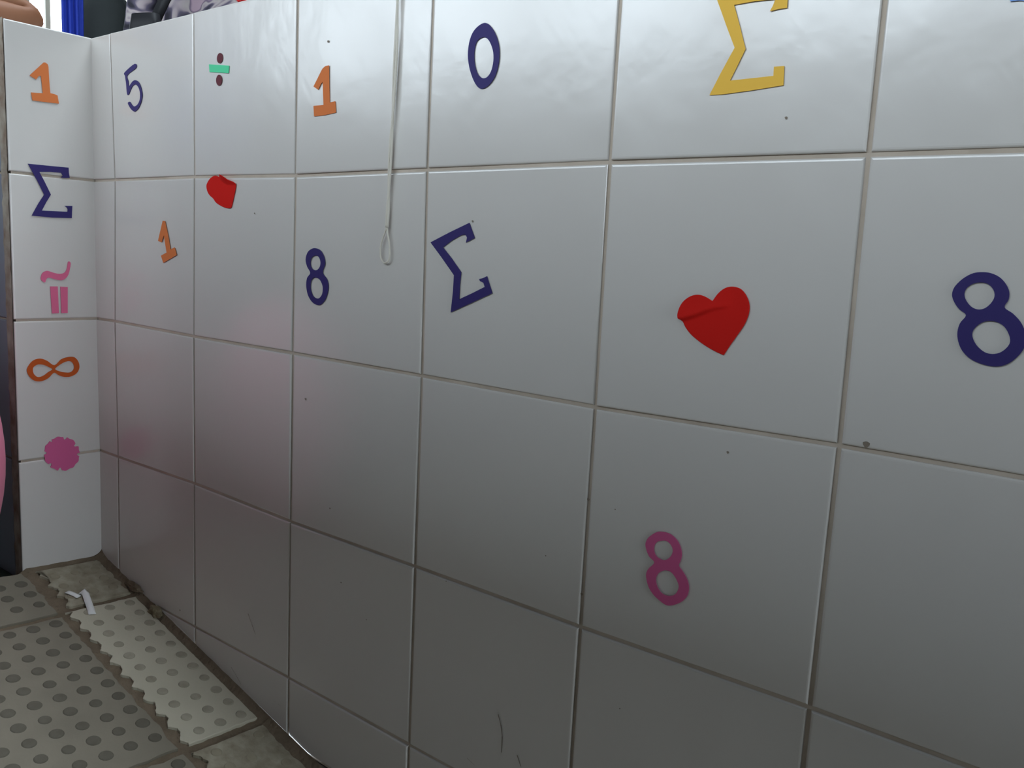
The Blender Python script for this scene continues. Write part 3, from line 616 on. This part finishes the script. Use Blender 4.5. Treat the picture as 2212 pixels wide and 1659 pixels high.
def skeleton(h, arms):
    k = h/1.6
    J = {'pelvis': (0, 0, .84*k, .105*k), 'waist': (0, 0, .98*k, .080*k), 'chest': (0, 0, 1.18*k, .088*k), 'upper': (0, 0, 1.30*k, .085*k),
         'neck': (0, 0, 1.37*k, .048*k), 'jaw': (0, .012*k, 1.425*k, .058*k), 'head': (0, .012*k, 1.49*k, .083*k), 'crown': (0, 0, 1.55*k, .060*k),
         'nose': (0, .098*k, 1.475*k, .010*k)}
    E = [('pelvis', 'waist'), ('waist', 'chest'), ('chest', 'upper'), ('upper', 'neck'), ('neck', 'jaw'), ('jaw', 'head'), ('head', 'crown'), ('head', 'nose')]
    for s, n in ((-1, 'r'), (1, 'l')):
        J.update({n+'hip': (s*.085*k, 0, .80*k, .082*k), n+'knee': (s*.09*k, .01*k, .45*k, .052*k), n+'calf': (s*.09*k, -.01*k, .30*k, .050*k), n+'ankle': (s*.09*k, -.01*k, .075*k, .034*k), n+'toe': (s*.10*k, .13*k, .025*k, .024*k)})
        E += [('pelvis', n+'hip'), (n+'hip', n+'knee'), (n+'knee', n+'calf'), (n+'calf', n+'ankle'), (n+'ankle', n+'toe')]
        a = arms[n]    # shoulder, elbow, wrist
        J[n+'sh'] = (*a[0], .050*k); J[n+'el'] = (*a[1], .038*k); J[n+'wr'] = (*a[2], .026*k)
        E += [('upper', n+'sh'), (n+'sh', n+'el'), (n+'el', n+'wr')]
        d = (Vector(a[2])-Vector(a[1])).normalized(); side = d.cross(Vector((0, 0, 1))).normalized() if abs(d.z) < .9 else Vector((0, 1, 0))
        W_ = Vector(a[2]); P = W_+d*.045*k; J[n+'palm'] = (*P, .030*k); E.append((n+'wr', n+'palm'))
        up = side.cross(d).normalized()
        for q, (off, ln) in enumerate(((-.024, .060), (-.008, .072), (.008, .068), (.024, .052))):
            b0 = P+side*off*k+d*.022*k; b1 = b0+d*ln*.5*k-up*.006*k*s; b2 = b0+d*ln*.9*k-up*.020*k*s
            for z_, (pt, rr) in enumerate(((b0, .0105), (b1, .009), (b2, .0075))): J['%sf%d%d' % (n, q, z_)] = (*pt, rr*k)
            E += [(n+'palm', '%sf%d0' % (n, q)), ('%sf%d0' % (n, q), '%sf%d1' % (n, q)), ('%sf%d1' % (n, q), '%sf%d2' % (n, q))]
        t0 = W_+d*.025*k-side*.030*k*s; t1 = t0+d*.040*k-side*.020*k*s
        J[n+'t0'] = (*t0, .011*k); J[n+'t1'] = (*t1, .009*k); E += [(n+'palm', n+'t0'), (n+'t0', n+'t1')]
    return J, E
def garment(rings, name, m, parent, fold=.0, nf=9, seed=0, thick=.004):
    """rings: (z, rx, ry, cx, cy); folds deepen towards the hem"""
    mb = MB(); R_ = []; n = 72
    for i, (z, rx, ry, cx, cy) in enumerate(rings):
        t = i/(len(rings)-1)
        ring = []
        for k in range(n):
            a = 2*PI*k/n; f = 1+fold*t*math.sin(nf*a+seed+1.5*math.sin(2*a+seed))+.02*noise.noise(Vector((math.cos(a)*2, math.sin(a)*2, z*6+seed)))
            ring.append((cx+rx*f*math.cos(a), cy+ry*f*math.sin(a), z))
        R_.append(ring)
    mb.rings(R_, cap=False); me = mb.mesh(name, True); fix_normals(me)
    o = link(name, me, m, parent); md = o.modifiers.new('t', 'SOLIDIFY'); md.thickness = thick; md.offset = 1
    s = o.modifiers.new('s', 'SUBSURF'); s.levels = 1; s.render_levels = 1
    return o
def sleeve(pts, rad, m, parent):
    me = tube(pts, rad, 16).mesh('sleeve', True); fix_normals(me); return link('sleeve', me, m, parent)
def lerp_rings(keys, n=24):
    out = []
    for i in range(n+1):
        t = i/n*(len(keys)-1); j = min(int(t), len(keys)-2); u = t-j; u = u*u*(3-2*u)
        out.append(tuple(a+(b-a)*u for a, b in zip(keys[j], keys[j+1])))
    return out
def hair(k, parent, long=0.0):
    bm = bmesh.new(); bmesh.ops.create_uvsphere(bm, u_segments=24, v_segments=16, radius=1)
    for v in bm.verts:
        c = v.co; x, y, z = c.x*.104*k, -.008*k+c.y*.112*k, 1.515*k+c.z*.100*k
        if c.y > .15 and c.z < .35: y = min(y, .015*k)
        if c.z < -.3 and c.y < .3: z -= long*k*(-c.z-.3)
        v.co = (x, y, z)
    me = bpy.data.meshes.new('hair'); bm.to_mesh(me); bm.free()
    for p in me.polygons: p.use_smooth = True
    return link('hair', me, M_hair, parent)
def face_bits(k, parent):
    for s in (-1, 1):
        for nm, loc, sc_, m in (('eye', (s*.030*k, .083*k, 1.492*k), (.012, .007, .007), M_eye), ('ear', (s*.086*k, .0, 1.48*k), (.010, .018, .030), M_skin)):
            bm = bmesh.new(); bmesh.ops.create_uvsphere(bm, u_segments=12, v_segments=8, radius=1)
            for v in bm.verts: v.co = Vector((v.co.x*sc_[0]*k+loc[0], v.co.y*sc_[1]*k+loc[1], v.co.z*sc_[2]*k+loc[2]))
            me = bpy.data.meshes.new(nm); bm.to_mesh(me); bm.free()
            for p in me.polygons: p.use_smooth = True
            link(nm, me, m, parent)
    me = tube([(-.022*k, .080*k, 1.437*k), (0, .088*k, 1.434*k), (.022*k, .080*k, 1.437*k)], [.003*k, .005*k, .003*k], 8).mesh('mouth', True)
    link('mouth', me, M_lip, parent)
M_eye = mat('dark_eye', (.02, .012, .01), .2, .5); M_lip = mat('lips', (.28, .08, .06), .5, .4)
def person(loc, rz, h, arms, label):
    r = empty('person', loc, label, 'person'); r.rotation_euler.z = rz
    J, E = skeleton(h, arms)
    link('body', body_mesh(J, E, 'pelvis', 'body'), M_skin, r)
    return r, h/1.6
def hang(k): return {'r': ((-.17*k, 0, 1.29*k), (-.235*k, -.01*k, 1.03*k), (-.23*k, .05*k, .80*k)), 'l': ((.17*k, 0, 1.29*k), (.235*k, -.01*k, 1.03*k), (.23*k, .05*k, .80*k))}
def shoes(k, parent):
    for s in (-1, 1):
        mb = MB(); R_ = []
        for t, w_, h_ in ((-.065, .02, .05), (-.05, .036, .085), (0, .040, .085), (.06, .042, .06), (.12, .044, .045), (.165, .034, .032), (.18, .012, .02)):
            R_.append([(s*.095*k+w_*k*math.cos(a), t*k, max(0, h_*k*.5+h_*k*.5*math.sin(a))) for a in [2*PI*q/14 for q in range(14)]])
        mb.rings(R_); me = mb.mesh('shoe', True); fix_normals(me); link('shoe', me, M_shoe, parent)

# woman in the patterned tunic just behind the wall
k = 1.56/1.6
p, k = person((-.655, .635, 0), math.radians(200), 1.56, hang(k), 'person in mauve and grey patterned tunic standing behind the wall beside a black bag')
garment(lerp_rings([(1.345*k, .085*k, .07*k, 0, 0), (1.30*k, .17*k, .095*k, 0, 0), (1.16*k, .165*k, .125*k, 0, 0), (1.0*k, .150*k, .115*k, 0, 0), (.84*k, .185*k, .135*k, 0, 0), (.52*k, .215*k, .165*k, 0, 0)], 30), 'tunic', M_pattern, p, .05, 11, 1)
for s in (-1, 1):
    sleeve([(s*.13*k, 0, 1.30*k), (s*.19*k, 0, 1.23*k), (s*.238*k, -.01*k, 1.05*k), (s*.238*k, .02*k, .93*k)], [.058*k, .062*k, .055*k, .052*k], M_pattern, p)
    garment(lerp_rings([(.60*k, .085*k, .09*k, s*.088*k, 0), (.35*k, .07*k, .075*k, s*.09*k, 0), (.07*k, .052*k, .06*k, s*.09*k, -.01*k)], 14), 'trouser_leg', M_pattern, p, .03, 7, s)
hair(k, p, .25); face_bits(k, p); shoes(k, p)
# her black bag on a diagonal strap
b = empty('shoulder_bag', (-.655, .635, .90), 'black shoulder bag with diagonal strap against the patterned tunic', 'bag')
b.rotation_euler.z = math.radians(200)
mb = MB(); R_ = []
for t in range(9):
    u = t/8; zz = -.085+.17*u; ww = .045*(1-.25*u**3); dd = .030*(1-.5*u)
    R_.append([(.062+ww*math.copysign(abs(math.cos(a))**.5, math.cos(a)), .190+dd*math.copysign(abs(math.sin(a))**.6, math.sin(a)), zz) for a in [2*PI*q/24 for q in range(24)]])
mb.rings(R_); me = mb.mesh('pouch', True); fix_normals(me); link('pouch', me, M_strap, b)
def ribbon(pts, wd, th, up=Vector((0, 1, 0))):
    mb = MB(); P = [Vector(q) for q in pts]; rs = []
    for i, q in enumerate(P):
        t = (P[min(i+1, len(P)-1)]-P[max(i-1, 0)]).normalized(); s_ = t.cross(up).normalized(); n_ = s_.cross(t)
        rs.append([q+s_*wd+n_*th, q-s_*wd+n_*th, q-s_*wd-n_*th, q+s_*wd-n_*th])
    mb.rings(rs); return mb
me = ribbon([(.050, .185, .06), (.020, .178, .12), (-.04, .165, .22), (-.10, .135, .34), (-.12, .10, .40), (-.12, .03, .425)], .014, .002).mesh('strap', True); fix_normals(me); link('strap', me, M_strap, b)

# person in charcoal with a blue scarf, further back
k = 1.5/1.6
p, k = person((-1.675, .85, 0), math.radians(152), 1.5, hang(k), 'person in charcoal clothes with a blue scarf, standing beyond the inner corner')
garment(lerp_rings([(1.345*k, .085*k, .07*k, 0, 0), (1.30*k, .17*k, .11*k, 0, 0), (1.16*k, .155*k, .135*k, 0, 0), (1.0*k, .13*k, .125*k, 0, 0), (.84*k, .15*k, .12*k, 0, 0), (.42*k, .17*k, .14*k, 0, 0)], 30), 'tunic', M_charcoal, p, .05, 9, 2)
for s in (-1, 1):
    sleeve([(s*.12*k, 0, 1.30*k), (s*.18*k, 0, 1.23*k), (s*.235*k, -.01*k, 1.05*k), (s*.235*k, .03*k, .86*k)], [.070*k, .072*k, .062*k, .050*k], M_charcoal, p)
    garment(lerp_rings([(.60*k, .08*k, .085*k, s*.088*k, 0), (.35*k, .065*k, .07*k, s*.09*k, 0), (.07*k, .05*k, .058*k, s*.09*k, -.01*k)], 14), 'trouser_leg', M_charcoal, p, .03, 7, s)
hair(k, p, .1); face_bits(k, p); shoes(k, p)
mb = MB(); G_ = []
SCX = 0.02
for i in range(31):
    t = i/30; z = (1.36-.72*t)*k; row = []
    for j in range(13):
        u = j/12-.5
        row.append((-.305*k-.012*math.sin(u*19+t*2)-.01*t, .085*k+u*.060*k, z))
    G_.append(row)
n0 = len(mb.v)
for row in G_: mb.v += row
for i in range(30):
    for j in range(12):
        a = n0+i*13+j; mb.f.append((a, a+1, a+14, a+13)); mb.m.append(0)
me = mb.mesh('scarf', True); o = link('scarf', me, M_blue, p); md = o.modifiers.new('t', 'SOLIDIFY'); md.thickness = .004; o['label'] = 'blue scarf'

# child leaning a folded elbow on the end block (only the elbow is in frame)
bx_, by_ = -.37, -.365
h = 1.18; k = h/1.6
EL = (-0.12, -0.015, 0.8)
def loc(p_): return (p_[0]-bx_, p_[1]-by_, p_[2])
arms = {'l': ((.115, .03, 1.28*k), loc(EL), loc((-.145, -.215, .802))), 'r': ((-.125, .0, 1.28*k), (-.19, .06, 1.04*k), (-.16, .16, .90*k))}
p, k = person((bx_, by_, -.006), 0, h, arms, 'person resting a bare bent elbow on the block top, far left edge')
garment(lerp_rings([(1.345*k, .085*k, .07*k, 0, 0), (1.30*k, .165*k, .095*k, 0, 0), (1.16*k, .155*k, .12*k, 0, 0), (1.0*k, .14*k, .115*k, 0, 0), (.62*k, .17*k, .14*k, 0, 0)], 24), 'shirt', M_blue, p, .03, 8, 4)
garment(lerp_rings([(.92*k, .145*k, .12*k, 0, 0), (.6*k, .19*k, .16*k, 0, 0), (.42*k, .20*k, .17*k, 0, 0)], 16), 'skirt', M_charcoal, p, .07, 14, 4)
hair(k, p, .1); face_bits(k, p); shoes(k, p)

# pink balloon lying on the floor at the far left
bm = bmesh.new(); bmesh.ops.create_uvsphere(bm, u_segments=40, v_segments=28, radius=1)
BA, BB = .11, .20
for v in bm.verts:
    z = v.co.z; s = 1-.10*max(0, -z)**2
    v.co = Vector((v.co.x*BA*s, v.co.y*BA*s, z*BB))
me = bpy.data.meshes.new('balloon'); bm.to_mesh(me); bm.free()
for q in me.polygons: q.use_smooth = True
BL = (0.0656, -0.2730, 0.0019)
r = empty('balloon', BL, 'large pink balloon on the floor, cut by the left edge of the photo', 'balloon')
M_balloon = mat('pink_rubber', (.78, .22, .34), .45, .4)
o = link('skin', me, M_balloon, r); o.location = (0, 0, BB)
me = tube([(0, 0, 2*BB-.002), (.003, 0, 2*BB+.006), (0, 0, 2*BB+.012)], [.006, .004, .010], 12).mesh('knot', True); link('knot', me, M_balloon, r)

# red cloth folded on top of the long wall
mb = MB()
for q in range(4):
    R_ = []
    for i in range(15):
        t = i/14; x = .335+.07*t; zz = TOPZ-.0005+.0016*q+.001*math.sin(9*t+q)+.0008
        y0_, y1_ = .012+.002*math.sin(7*t+q), .085+.004*math.sin(5*t+2*q)
        R_.append([(x, y0_, zz), (x, y1_, zz), (x, y1_, zz+.0013), (x, y0_, zz+.0013)])
    mb.rings(R_)
me = mb.mesh('cloth', False); fix_normals(me)
tag(link('folded_cloth', me, M_redcloth), 'red folded cloth lying on top of the long tiled wall', 'cloth')
